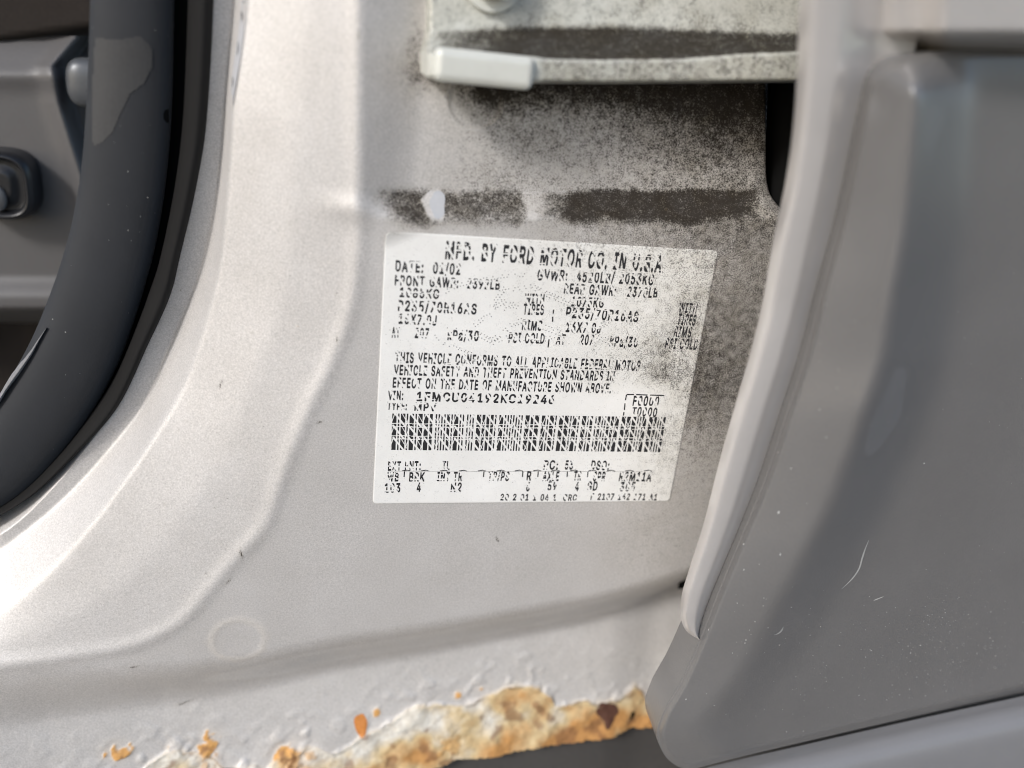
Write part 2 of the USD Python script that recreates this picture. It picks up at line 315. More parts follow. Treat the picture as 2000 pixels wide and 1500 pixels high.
# --- grime plus the hinge's painted shadow: thick behind and below the hinge, on the ledge and around the sticker's rear end
def blob(px, py, rx, ry, d=0.0, tilt=0.0):
    c = mm(px, py, d); ex = np.linalg.norm(mm(px + rx, py, d) - c); ez = np.linalg.norm(mm(px, py + ry, d) - c)
    u, v = X - c[0], Z - c[1]; u, v = u * math.cos(tilt) + v * math.sin(tilt), -u * math.sin(tilt) + v * math.cos(tilt)
    return np.exp(-(u / ex) ** 2 - (v / ez) ** 2)
def dirt_and_shade_field():
    xr_ = mm(1480, 300)[0]
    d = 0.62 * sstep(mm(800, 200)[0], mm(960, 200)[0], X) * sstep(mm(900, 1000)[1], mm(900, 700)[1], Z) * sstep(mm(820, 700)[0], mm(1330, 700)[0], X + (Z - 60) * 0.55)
    d = np.maximum(d, 0.66 * sstep(mm(780, 200)[0], mm(1050, 200)[0], X) * sstep(lz1 - 2, lz0, Z))
    d += 0.85 * blob(1220, 170, 380, 50, 5) + 0.70 * blob(960, 180, 50, 38, 5) + 0.22 * blob(1400, 260, 150, 110, 5)  # grime deepened to paint in the hinge's shadow on the pillar
    d -= 0.16 * blob(1130, 330, 260, 40, 5)
    wl = 1.1 * vnoise(X, Z, 6, 55, 3)
    led = sstep(-4.5, 3.0, Z - lz1 + wl) * sstep(lz0 + 2.6, lz0 - 1.8, Z + wl * .4)
    xa, xb_, xc, xd, xf = (mm(p, 405)[0] for p in (735, 765, 1010, 1090, 1500))
    ledx = np.interp(X + 2.0 * vnoise(X, Z, 5, 56, 3), [xa, xb_, xc, mm(1045, 405)[0], xd + 3, xf - 8, xf + 1], [0, 1.22, 1.12, .3, 1.55, 1.65, 0.4])
    d = np.maximum(d, led * ledx)
    d += 0.10 * sstep(lz1 - 14, lz1, Z) * sstep(lz1 + 2, lz1 - 1, Z) * sstep(xc, xd + 20, X)
    d += 0.03 * blob(1420, 590, 80, 240) + 0.08 * blob(1330, 620, 190, 140) + 0.28 * blob(1270, 740, 120, 80) + 0.20 * blob(1350, 900, 120, 190) + 0.12 * blob(1270, 1060, 160, 70)
    d += 0.5 * blob(812, 90, 22, 110, 3) + 0.3 * blob(835, 160, 40, 25, 4)
    d += 0.16 * sstep(mm(1100, 700)[0], mm(1420, 700)[0], X) * sstep(mm(1200, 1200)[1], mm(1200, 900)[1], Z)
    d += 0.06 * vnoise(X, Z, 14, 51, 4) * sstep(0.05, 0.3, d)
    d *= sstep(mm(1545, 600)[0] + 14, mm(1500, 600)[0], X)
    return np.clip(d, 0, 1.5)
for hx_, hy_, hr_ in ((734, 1390, 9), (893, 1357, 9), (222, 1470, 17), (238, 1467, 15), (411, 1442, 15), (405, 1462, 15), (412, 1485, 19), (335, 1458, 9), (880, 1462, 24), (582, 1490, 34), (560, 1478, 30), (940, 1350, 14), (1290, 1368, 26)):
    c = SURF(hx_, hy_)[0][0]; h_ = np.exp(-(((X - c[0]) ** 2 + (Z - c[1]) ** 2) / (hr_ * .23) ** 2) ** 1.0) * np.clip(.75 + .5 * vnoise(X, Z, 3.5, 47, 3), 0, 1)
    h2 = sstep(.42, .62, h_ + .30 * vnoise(X, Z, 2.6, 48, 3)); rustcol = rustcol + (np.array([.52, .275, .075]) - rustcol) * (np.maximum(h2, .5 * h_) * (1 - peel * .5))[..., None]; rustcol = rustcol + (np.array([.17, .075, .03]) - rustcol) * (sstep(.7, 1.0, h_ + .4 * vnoise(X, Z, 2.0, 49, 3)) * .7)[..., None]; rust = np.maximum(rust, np.maximum(.95 * h2, .35 * h_)); D -= .25 * h2 * (1 + .6 * vnoise(X, Z, 1.8, 50, 2))
dirt_and_shade = dirt_and_shade_field() * (1 - peel)
# stray flecks
for _ in range(70):
    fx, fy = rng.uniform(300, 1350), rng.uniform(250, 1450); c = mm(fx, fy); a = rng.uniform(.22, .40); q = np.exp(-(((X - c[0])) ** 2 + (Z - c[1]) ** 2) / a ** 2); dirt_and_shade = np.maximum(dirt_and_shade, q * rng.uniform(.5, .95) * (1 - peel))
for fx, fy, rx, ry, tl in ((447, 1132, 9, 2.2, .9), (472, 1078, 3, 9, .2), (658, 661, 2.2, 8, .1), (425, 770, 2, 8, -.3), (700, 70, 3, 9, .1), (625, 822, 6, 3, .4), (350, 1418, 16, 2.2, .35), (262, 1300, 10, 2, .2), (970, 1050, 2, 7, .5)):
    dirt_and_shade = np.maximum(dirt_and_shade, 1.15 * blob(fx, fy, rx, ry, 1.0, tl))
# white scrape through the grime of the ledge
dirt_and_shade *= 1 - 0.9 * sstep(.45, .6, blob(852, 400, 26, 42) + 0.2 * vnoise(X, Z, 3, 53, 3))

from scipy.ndimage import median_filter
Dm = median_filter(D, 5); D = np.where((np.abs(D - Dm) > .4) & (s < -8) & (X < 60), Dm, D)
dx, dz = np.gradient(D, STEP, axis=1), np.gradient(D, STEP, axis=0)
t4_ = cKDTree(c4); d4_, i4_ = t4_.query(np.c_[X.ravel(), Z.ravel()]); g4_ = np.gradient(c4, axis=0); n4_ = np.c_[-g4_[:, 1], g4_[:, 0]]; n4_ /= np.linalg.norm(n4_, axis=1, keepdims=True)
s4_ = (((np.c_[X.ravel(), Z.ravel()] - c4[i4_]) * n4_[i4_]).sum(1)).reshape(X.shape)
D = D + 2.2 * np.clip(6.0 - s4_, 0, 8) * (d4_.reshape(X.shape) < 14)      # turned in under the rubber
V = np.stack([X / 1000, D / 1000, Z / 1000], -1)
# the sheet ends in the pinch weld under the rubber, and along the sill's lower lip
poly4 = sg.Polygon(np.vstack([c4[np.argsort(-np.arange(len(c4)))], [(400, c4[0, 1] + 50)][::-1]])) if False else None
tree4 = cKDTree(c4); dd, ii = tree4.query(np.c_[X.ravel(), Z.ravel()]); tg = np.gradient(c4, axis=0); nrm = np.c_[-tg[:, 1], tg[:, 0]]; nrm /= np.linalg.norm(nrm, axis=1, keepdims=True)
sd4 = (((np.c_[X.ravel(), Z.ravel()] - c4[ii]) * nrm[ii]).sum(1)).reshape(X.shape)      # positive on the pillar side
lip = zbm + 0.5 * vnoise(X, Z, 7, 61, 3)
ok = (sd4 > 1.0) & (Z > lip)
okq = ok[:-1, :-1] & ok[1:, 1:] & ok[:-1, 1:] & ok[1:, :-1]
# which piece of the sheet each face belongs to
t0, j0 = cKDTree(crv(C0, 0, 900)).query(np.c_[X.ravel(), Z.ravel()]); cc0 = crv(C0, 0, 900); tg0 = np.gradient(cc0, axis=0); n0 = np.c_[-tg0[:, 1], tg0[:, 0]]; n0 /= np.linalg.norm(n0, axis=1, keepdims=True)
sd0 = (((np.c_[X.ravel(), Z.ravel()] - cc0[j0]) * n0[j0]).sum(1)).reshape(X.shape)
zone = np.where(s > 4.0, 2, np.where(sd0 > 0, 0, 1))[:-1, :-1]
# shared normals keep the cuts between the pieces invisible
dx, dz = np.gradient(D, STEP, axis=1), np.gradient(D, STEP, axis=0)
NRM = np.stack([dx, -np.ones_like(D), dz], -1); NRM /= np.linalg.norm(NRM, axis=-1, keepdims=True)

def depth_of(x, z):
    """Depth (mm) of the pressed sheet at a place (mm)."""
    x, z = np.asarray(x, float), np.asarray(z, float)
    return map_coordinates(D, [(np.atleast_1d(z) - gz[0]) / STEP, (np.atleast_1d(x) - gx[0]) / STEP], order=1, mode='nearest').reshape(x.shape)

car = thing('car_body', 'silver car body around the open doorway, with its grimy pillar and rusted sill', 'car body')
def sheet_piece(name, k, label=None):
    q = grid_faces(*X.shape, keep=okq & (zone == k))
    idx, inv = np.unique(q, return_inverse=True); q = inv.reshape(-1, 4)
    f = np.vstack([q[:, [0, 1, 2]], q[:, [0, 2, 3]]])
    p = obj(name, (V.reshape(-1, 3)[idx], f), 'silver_paint', car, label=label, attrs=dict(dirt_and_shade=dirt_and_shade.ravel()[idx], rust=rust.ravel()[idx], rustcol=rustcol.reshape(-1, 3)[idx]))
    m = UsdGeom.Mesh(p); m.CreateNormalsAttr(Vt.Vec3fArray.FromNumpy(NRM.reshape(-1, 3)[idx].astype(np.float32))); m.SetNormalsInterpolation('vertex')
    return p
sheet_piece('pillar_panel', 0, 'flat silver pillar face speckled with black grime and painted shade towards the hinge')
sheet_piece('doorway_flange', 1, 'curved clean silver flange sweeping round the doorway')
sill = sheet_piece('sill_panel', 2, 'silver sill with blistered paint and a crust of orange rust')

# plastic below the sill's lip, the shadow there put into its dark colour
q = np.linspace(0, 1, 60)
bl_ = spline(botb, 120); a = at(bl_[:, 0], bl_[:, 1], SURF(bl_[:, 0], bl_[:, 1])[1] + 4.0)
v = np.vstack([a + np.array([0, 0.001, 0.012]), a + np.array([0, .0005, -0.002]), a + np.array([0, -.002, -0.025]), a + np.array([0, -.006, -0.060])])
obj('shaded_sill_seam', (v, grid_faces(4, 120, flip=True)), 'shaded_seam_plastic', car, smooth=True, label='seam darkened by painted shade below the rusted lip of the sill')

# rocker cladding: a moulding below the door with a rounded upper edge
rc = spline([(1345, 1536), (1400, 1520), (1600, 1473), (1800, 1427), (2000, 1383), (2500, 1276)], 120)
rp = at(rc[:, 0], rc[:, 1], -46)
prof = [(7, -2.6), (4, -2.0), (1.5, -1.2), (-2.5, -2.4), (-4.2, -5.2), (-4.8, -9.0), (-5.2, -20), (-5.0, -60)]
prof = spline(np.array([(0, 0) + p for p in []] or prof), 40)
v = rp[None] + np.stack([np.zeros(40), prof[:, 0], prof[:, 1]], -1)[:, None] / 1000
obj('rocker_cladding', (v.reshape(-1, 3), grid_faces(40, 120, flip=True)), 'rocker_plastic', car, smooth=True, label='grey plastic rocker moulding with a bright rounded upper edge')

# weatherstrip: bulb, channel and lip, swept round the doorway
ws_pts4, ws_pts5, ws_pts3 = spline(C4, 150), spline(C5, 150), spline(C3, 150)
cen = (ws_pts4 * .5 + ws_pts5 * .5); cp = at(cen[:, 0], cen[:, 1], 31)
pa, pb = at(ws_pts4[:, 0] - 6, ws_pts4[:, 1], 31), at(ws_pts5[:, 0], ws_pts5[:, 1], 31)
rad = 0.5 * np.linalg.norm((pa - pb), axis=1); rad = gaussian_filter(rad, 4) * 0.985
th = np.linspace(0, 2 * np.pi, 41)[:-1]
ov = np.stack([np.cos(th), np.sin(th) * 0.72 + 0.05 * np.cos(2 * th)], -1)
prof = ov[None] * rad[:, None, None]
tt = np.linspace(0, 1, 150)
# small nick in the bulb's edge
bulbv, bulbf = sweep(cp, prof)
strip = obj('weatherstrip', (bulbv, bulbf[:, ::-1]), 'seal_rubber', car, smooth=True, label='dark rubber door seal bulb curving round the doorway')
e = at(spline(C3, 150)[:, 0] + 1, spline(C3, 150)[:, 1], 24); g4 = at(ws_pts4[:, 0] + 7, ws_pts4[:, 1], 24)
lipv = []
for k, (u, dd_) in enumerate([(1.03, 3.0), (1.0, 0.2), (.93, -1.4), (.8, -2.2), (.6, -1.0), (.42, 0.4), (.27, 1.8), (.16, 5.0)]):
    p = g4 + (e - g4) * u; p = p + np.array([0, dd_ / 1000, 0]); lipv.append(p)
obj('seal_lip', (np.array(lipv).reshape(-1, 3), grid_faces(len(lipv), 150)), 'lip_rubber', strip, smooth=True)
gapv = [at(ws_pts4[:, 0] + o_, ws_pts4[:, 1], 36) for o_ in (-30, 30)]
obj('seal_channel', (np.array(gapv).reshape(-1, 3), grid_faces(2, 150, flip=True)), 'black_gap', strip)
# pale scuff left on the rubber: follows the bulb
def on_bulb(px, py, lift=0.00006):
    """Points on the bulb's front at places of the photograph."""
    import trimesh.ray.ray_triangle as rt
    return None
bm = trimesh.Trimesh(bulbv, np.vstack([bulbf[:, [0, 1, 2]], bulbf[:, [0, 2, 3]]]), process=False)
def cast(mesh, px, py, lift=0.0001):
    px, py = np.asarray(px, float), np.asarray(py, float)
    q = np.stack([(px - 1000) / FPX, (py - 750) / FPX, np.ones_like(px)], -1) @ R
    q /= np.linalg.norm(q, axis=1, keepdims=True)
    inter = trimesh.ray.ray_triangle.RayMeshIntersector(mesh)
    loc, ray, _ = inter.intersects_location(np.broadcast_to(EYE, q.shape), q, multiple_hits=True)
    out = np.full(q.shape, np.nan)
    dist = np.full(len(q), np.inf)
    for l, r_ in zip(loc, ray):
        d_ = np.linalg.norm(l - EYE)
        if d_ < dist[r_]: dist[r_] = d_; out[r_] = l - q[r_] * lift
    return out
def decal(mesh, poly, step, lift=0.0001):
    """A thin skin lying on a mesh inside an outline given in photograph places."""
    pg = sg.Polygon(poly); x0, y0, x1, y1 = pg.bounds
    xs, ys = np.arange(x0, x1 + step, step), np.arange(y0, y1 + step, step)
    XX, YY = np.meshgrid(xs, ys); ins = contains_xy(pg, XX.ravel(), YY.ravel())
    P = np.full((XX.size, 3), np.nan); P[ins] = cast(mesh, XX.ravel()[ins], YY.ravel()[ins], lift)
    good = ~np.isnan(P[:, 0]).reshape(XX.shape)
    q = grid_faces(*XX.shape, keep=good[:-1, :-1] & good[1:, 1:] & good[1:, :-1] & good[:-1, 1:])
    idx, inv = np.unique(q, return_inverse=True)
    return P[idx], inv.reshape(-1, 4)[:, ::-1]
sc = [(184, 72), (230, 76), (275, 68), (297, 92), (300, 130), (283, 165), (255, 185), (238, 220), (222, 258), (200, 280), (183, 287), (177, 272), (178, 180)]
v, f = decal(bm, sc, 3.0, 0.00012)
obj('rubber_scuff', (v, f), 'scuff', strip, smooth=True, label='pale scuffed patch on the upper rubber seal')
v, f = decal(bm, [(318, 222), (322, 214), (330, 212), (331, 240), (324, 240), (319, 233)], 1.2, 0.00014)
obj('seal_nick', (v, f), 'black_gap', strip, smooth=True, label='small dark nick in the edge of the seal')
dq = np.c_[rng.uniform(0, 330, 200), rng.uniform(0, 950, 90 + 110)][:90]; dh = cast(bm, dq[:, 0], dq[:, 1], 0.0); dh = dh[~np.isnan(dh[:, 0])]; dv, df = [], []; ic = trimesh.creation.icosphere(1, 1.0)
for p in dh:
    df.append(ic.faces + 42 * len(dv)); dv.append(ic.vertices * abs(rng.normal(0, .5) + .5) * 0.00010 * np.array([1, .4, rng.uniform(.7, 1.6)]) + p)
obj('dust_specks', (np.vstack(dv), np.vstack(df)), 'dust_speck', strip, kind='stuff')

# rust drips and spots on the sill
def sheet_point(px, py):
    d = 2.0
    for _ in range(8):
        p = at(px, py, d) * 1000; d = float(depth_of(p[0], p[2]))
    return at(px, py, d), d
def spot(px, py, rx, ry, material, name, seed, h=0.00016, label=None, tilt=0.0):
    rg = np.random.default_rng(seed); c, _ = sheet_point(px, py)
    sx = np.linalg.norm(at(px + rx, py, 0) - at(px, py, 0)); sz = np.linalg.norm(at(px, py + ry, 0) - at(px, py, 0))
    n = 28; an = np.linspace(0, 2 * np.pi, n, endpoint=False); w_ = 1 + .10 * np.sin(2 * an + rg.uniform(0, 6)) + .08 * np.sin(3 * an + rg.uniform(0, 6)) + .05 * np.sin(5 * an + rg.uniform(0, 6))
    rings = [(1.0, 0.02), (.85, .45), (.6, .8), (.3, 1.0), (.02, 1.02)]
    vs = []
    for k, hh in rings:
        u, v_ = k * w_ * np.cos(an) * sx, k * w_ * np.sin(an) * sz
        u, v_ = u * math.cos(tilt) - v_ * math.sin(tilt), u * math.sin(tilt) + v_ * math.cos(tilt)
        x, z = c[0] + u, c[2] + v_
        vs.append(np.stack([x, depth_of(x * 1000, z * 1000) / 1000 - h * hh * (1 + .2 * rg.normal(size=n)) - 0.00004, z], -1))
    vs = np.array(vs); idx = np.arange(len(rings) * n).reshape(len(rings), n)
    f = np.stack([idx[:-1], np.roll(idx[:-1], -1, 1), np.roll(idx[1:], -1, 1), idx[1:]], -1).reshape(-1, 4)
    obj(name, (vs.reshape(-1, 3), f), material, sill, smooth=True, label=label)
spot(705, 1416, 13, 19, 'rust_orange', 'rust_blister', 1, label='bright orange rust blister standing alone above the crust')
spot(1186, 1390, 22, 16, 'rust_dark', 'rust_hole', 8, label='dark brown rust hole at the rear of the crust', tilt=-.3)
spot(1190, 1405, 11, 13, 'rust_dark', 'rust_hole', 9)
spot(1235, 1398, 5, 8, 'black_gap', 'rust_hole', 10)
spot(855, 399, 16, 22, 'bright_chip', 'paint_chip', 13, h=0.00003, label='bare pale chip in the grime of the ledge')

# ------------------------------------------------------------------ door hinge: bolted leaf whose lower edge turns out into an arm
hinge = thing('door_hinge', 'grimy silver painted door hinge bolted to the pillar above the white sticker', 'hinge', at(1000, 60, 0))
hx = spline([(842, 0), (1000, 1), (1560, 2), (1800, 3)], 140)[:, 0]
n = len(hx)
def hrow(ys, d): return at(hx, np.broadcast_to(ys, hx.shape), d)
x_ = hx
ybot = np.interp(x_, [842, 862, 1040, 1200, 1400, 1560, 1800], [150, 156, 158, 159, 157, 156, 156])      # lower edge of the front face
ytop = np.interp(x_, [842, 862, 1040, 1060, 1150, 1330, 1450, 1560, 1800], [104, 108, 113, 117, 120, 118, 108, 104, 102])   # upper edge of the front face
ycr = np.interp(x_, [842, 1000, 1200, 1560, 1800], [72, 68, 66, 80, 84])                                # crease where leaf turns outwards
rows = [(-420, 1.0), (-60, -1.0), (ycr - 60, -1.2), (ycr - 14, -1.6), (ycr, -3.0), (ycr * .7 + ytop * .3, -6.2), (ycr * .35 + ytop * .65, -10.0), (ytop - 4, -13.2), (ytop, -14.2), (ytop + 4, -14.8), (ybot - 5, -14.6), (ybot, -14.0), (ybot + 1.5, -12.5), (ybot + 4, -4), (ybot + 6, 5)]
v = np.array([hrow(y_, d_) for y_, d_ in rows])
t_old = np.arange(len(rows)); t_new = np.linspace(0, len(rows) - 1, 120)
v = PchipInterpolator(t_old, v, axis=0)(t_new)
# round the front end back towards the pillar
u0 = v[:, :1, :]
endc = np.array([[0.0, 0.0], [0, 0]])
lead = [u0 + np.array([-0.0004, 0.0006, 0]), u0 + np.array([-0.0007, 0.0018, 0]), u0 + np.array([-.0008, 0.006, 0]), u0 + np.array([-.0008, .02, 0])]
v = np.concatenate([lead[3], lead[2], lead[1], lead[0], v], axis=1)
vx, vz = v[..., 0] * 1000, v[..., 2] * 1000
v[..., 1] += (0.10 * vnoise(vx, vz, 16, 71, 3) - 0.05) / 1000
T = np.broadcast_to(t_new[:, None], v.shape[:2])
hd = 0.62 + 0.12 * vnoise(vx, vz, 12, 72, 4)
hd = np.where(T < 3.4, 0.52 + .16 * vnoise(vx, vz, 16, 73, 4), hd)
xs_ = np.r_[[hx[0]] * 4, hx]; XS = np.broadcast_to(xs_, v.shape[:2])
band = sstep(2.2, 3.6, T) * sstep(8.2, 6.6, T)
hd = np.maximum(hd * sstep(1100, 840, XS) * 0 + hd, band * np.interp(XS, [842, 860, 930, 1000, 1560], [.6, .85, 1.3, 1.6, 1.5]))
front = sstep(7.8, 8.6, T); hd = np.where(front > 0, hd * (1 - front) + front * np.interp(XS, [842, 1040, 1060, 1300, 1420, 1560], [.25, .3, .72, .75, .66, .66]), hd)
hd = np.clip(hd + 0.08 * vnoise(vx, vz, 5, 75, 3), 0, 1.6)
flat = v.reshape(-1, 3)
obj('hinge_leaf', (flat, grid_faces(*v.shape[:2], flip=True)), 'hinge_paint', hinge, smooth=True, attrs=dict(dirt_and_shade=hd.ravel()))
# thick pad at the front end
a, b = at(846, 156, -15.5), at(1046, 112, -15.5)
pad = hullbox((a[0], -0.0170, a[2] - .0003), (b[0], -0.004, b[2]), 0.0020)
for _ in range(2): pad = pad.subdivide()
obj('stop_pad', pad, 'hinge_paint', hinge, smooth=35, attrs=None)
# bolt with washer
bc = at(962, -40, -1.5); 
wsh = trimesh.creation.cylinder(radius=0.0077, height=0.0016, sections=48); wsh.apply_transform(trimesh.transformations.rotation_matrix(np.pi / 2, [1, 0, 0])); wsh.apply_translation(bc + [0, -.0008, 0])
bolt = obj('bolt', wsh, 'hinge_paint', hinge, smooth=30)
hexh = trimesh.creation.cylinder(radius=0.0062, height=0.005, sections=6); hexh.apply_transform(trimesh.transformations.rotation_matrix(np.pi / 2, [1, 0, 0])); hexh.apply_translation(bc + [0, -.0041, .001])
obj('bolt_head', hexh, 'hinge_paint', bolt)

# ------------------------------------------------------------------ rear door: silver skin with a hemmed edge, and grey cladding
door = thing('rear_door', 'silver rear door edge with broad grey plastic cladding, right of the pillar', 'car door', at(1700, 700, -45))
E0 = [(1566, -420), (1562, -60), (1560, 0), (1556, 150), (1548, 260), (1535, 350), (1510, 470), (1487, 600), (1462, 700), (1430, 810), (1400, 920), (1375, 1020), (1345, 1115), (1331, 1165), (1328, 1195), (1336, 1226), (1366, 1250)]
E2 = [(1770, -420), (1730, -60), (1722, 0), (1708, 110), (1692, 180), (1672, 280), (1652, 380), (1624, 500), (1598, 600), (1574, 690), (1538, 800), (1500, 915), (1462, 1020), (1425, 1108), (1400, 1165), (1388, 1195), (1375, 1230), (1368, 1251)]
n = 260
e0, e2 = spline(E0, n), spline(E2, n)
# match both edges at the same height so that the strip's rows run straight across
yy = np.linspace(-420, 1250, n); e0 = np.c_[np.interp(yy, e0[:, 1], e0[:, 0]), yy]; e2 = np.c_[np.interp(yy, e2[:, 1], e2[:, 0]), yy]
cols = [(0.03, -20), (0.03, -31), (0.0, -35.5), (0.04, -38.3), (.12, -41.6), (.19, -43.0), (.27, -43.5), (.50, -43.9), (.66, -42.6), (.84, -39.5), (1.0, -36.5), (1.12, -35.5), (1.5, -34)]
lean = np.interp(yy, [-420, 0, 600, 1250], [-16, -10, -2, 1])
rows = np.array([at(e0[:, 0] + (e2[:, 0] - e0[:, 0]) * c_, e0[:, 1], d_ + lean) for c_, d_ in cols])
rows = PchipInterpolator(np.arange(len(cols)), rows, axis=0)(np.linspace(0, len(cols) - 1, 90))
obj('door_skin', (rows.reshape(-1, 3), grid_faces(90, n, flip=True)), 'door_paint', door, smooth=True, label='silver painted door skin with a folded front edge')
# skin above the cladding, with an upright fold
ux = np.linspace(1690, 2500, 200); uy = np.linspace(-420, 140, 120); UX, UY = np.meshgrid(ux, uy)
UD = -48 - 4 * sstep(1745, 1860, UX) - 6 * sstep(1790, 1850, UX) + np.interp(UY, [-420, 0, 600], [-8, -1, 6]) + 5 * sstep(1760, 1700, UX) + np.clip(UY - 58, 0, 90) ** 1.5 * .06
obj('door_upper_panel', (at(UX, UY, UD).reshape(-1, 3), grid_faces(120, 200)), 'door_paint', door, smooth=True, label='silver panel of the rear door above its cladding')
# cladding as a patch between its left, top and bottom borders
L = [(1690, 176), (1680, 226), (1661, 330), (1640, 430), (1611, 540), (1575, 685), (1532, 820), (1492, 940), (1450, 1042), (1400, 1163), (1366, 1250), (1330, 1330), (1293, 1398), (1283, 1432), (1300, 1478), (1345, 1505)]
Tp = [(1690, 176), (1700, 152), (1730, 128), (1790, 108), (1880, 97), (2000, 96), (2500, 70)]
Bt = [(1345, 1505), (1400, 1490), (1600, 1442), (1800, 1396), (2000, 1352), (2500, 1245)]
Rt = [(2500, 70), (2500, 700), (2500, 1245)]
nu, nv = 220, 240
su = np.linspace(0, 1, nu) ** 1.35; sv = np.linspace(0, 1, nv)
def resample(c, tpar, nn=1500):
    q = spline(c, nn); l = np.r_[0, np.cumsum(np.linalg.norm(np.diff(q, axis=0), axis=1))]; l /= l[-1]
    return np.c_[np.interp(tpar, l, q[:, 0]), np.interp(tpar, l, q[:, 1])]
Lc, Rc, Tc, Bc = resample(L, sv), resample(Rt, sv), resample(Tp, su), resample(Bt, su)
U_, V_ = np.meshgrid(su, sv)
P = (1 - U_)[..., None] * Lc[:, None] + U_[..., None] * Rc[:, None] + (1 - V_)[..., None] * Tc[None] + V_[..., None] * Bc[None] \
    - ((1 - U_) * (1 - V_))[..., None] * Lc[0] - (U_ * (1 - V_))[..., None] * Rc[0] - ((1 - U_) * V_)[..., None] * Lc[-1] - (U_ * V_)[..., None] * Rc[-1]
ltree = cKDTree(resample(L + [], np.linspace(0, 1, 3000))); dl = ltree.query(P.reshape(-1, 2))[0].reshape(P.shape[:2])
dt_ = cKDTree(resample(Tp, np.linspace(0, 1, 3000))).query(P.reshape(-1, 2))[0].reshape(P.shape[:2])
db = cKDTree(resample(Bt, np.linspace(0, 1, 3000))).query(P.reshape(-1, 2))[0].reshape(P.shape[:2])
PYv = P[..., 1]
crest = np.interp(PYv, [100, 400, 700, 1000, 1250, 1450], [95, 125, 150, 140, 110, 70])      # distance of the ridge from the border
foot = crest + np.interp(PYv, [100, 400, 700, 1000, 1250, 1450], [90, 105, 110, 100, 90, 70])
hgt = np.interp(PYv, [100, 300, 800, 1050, 1250, 1480], [19, 19, 18, 12, 6, 3])
prof = hgt * np.where(dl < crest, dl / crest, 1 - (0.5 * np.clip((dl - crest) / (foot - crest), 0, 1) + .5 * sstep(-.3, 1.3, (dl - crest) / (foot - crest))) * 0.95)
prof = gaussian_filter(prof, (2, 3.2))
prof *= sstep(-40, 70, dt_)
PD = -46 + gaussian_filter(np.interp(PYv, [0, 500, 1000, 1500], [-9, -4, 0, 0]), 12, mode='nearest') - gaussian_filter(prof, 2.0, mode='nearest')
PD += 0.017 * np.sqrt(np.clip(P[..., 0] - 1450, 0, 1200) ** 2 + 60 ** 2); edge = np.minimum(np.minimum(dl, dt_), db); PD += 2.6 * (1 - sstep(0, 14, edge)) ** 1.0
ring_ = [at(P[..., 0], P[..., 1], PD)]
cv = ring_[0]
obj('door_cladding', (cv.reshape(-1, 3), grid_faces(nv, nu)), 'cladding_plastic', door, smooth=True, label='broad grey plastic cladding with a raised ridge along its front')
# return flange of the cladding round its border
bord = np.vstack([cv[::-1, 0][::-1][::-1], cv[0]])            # up the left side, along the top
bb = np.vstack([cv[0][::-1], cv[1:, 0], cv[-1, 1:]])
fl = np.array([bb, bb + [0, .0015, 0], bb + [0.0008, .014, 0]])
obj('cladding_flange', (fl.reshape(-1, 3), grid_faces(3, len(bb))), 'cladding_plastic', door, smooth=False)
# black strip added to darken the gap behind the door's edge
sq = spline([(1575, -420), (1570, 0), (1560, 300), (1540, 420), (1530, 520), (1500, 700), (1420, 1000), (1390, 1150)], 120)
v = np.array([at(sq[:, 0] + o_, sq[:, 1], d_) for o_, d_ in ((-62, 26), (-66, 14), (-30, 6), (20, 0), (60, -10), (60, -24))])
obj('gap_strip', (v.reshape(-1, 3), grid_faces(len(v), 120, flip=True)), 'black_gap', door, smooth=True)
# pale chips and grit on the cladding
clm = trimesh.Trimesh(cv.reshape(-1, 3), np.vstack([grid_faces(nv, nu)[:, [0, 1, 2]], grid_faces(nv, nu)[:, [0, 2, 3]]]), process=False)
spx = [(1521, 1001), (1453, 1063), (1524, 1083), (1453, 1113), (1520, 884), (1483, 1102), (1545, 915), (1614, 854), (1492, 1168), (1440, 1178), (1457, 1250), (1340, 1366), (1395, 1378), (1500, 1226), (1380, 1355), (1523, 1260), (1805, 905), (1384, 1230), (1455, 1256)]
spr = [5.5, 4.5, 4, 3, 3.2, 2.5, 3.0, 2.5, 2.6, 2.2, 3.0, 3.2, 2.4, 2, 2.4, 2, 4, 3, 3]
while len(spx) < 480:
    u = rng.random()
    x, y = (rng.normal(1870, 120), rng.normal(1270, 60)) if u < .5 else (rng.uniform(1420, 2000), rng.uniform(1180, 1430)) if u < .85 else (rng.uniform(1400, 2000), rng.uniform(500, 1400))
    spx.append((x, y)); spr.append(abs(rng.normal(0, .7)) + .8)
spx = np.array(spx); hit = cast(clm, spx[:, 0], spx[:, 1], 0.0)
sv_, sf_ = [], []; ico = trimesh.creation.icosphere(1, 1.0)
for p, r_ in zip(hit, spr):
    if np.isnan(p[0]): continue
    sc_ = r_ * 0.00008 * np.array([rng.uniform(.7, 1.3), .35, rng.uniform(.7, 1.4)])
    sf_.append(ico.faces + sum(len(q) for q in sv_)); sv_.append(ico.vertices * sc_ + p)
obj('stone_chips', (np.vstack(sv_), np.vstack(sf_)), 'dust_speck', door, smooth=True, kind='stuff')

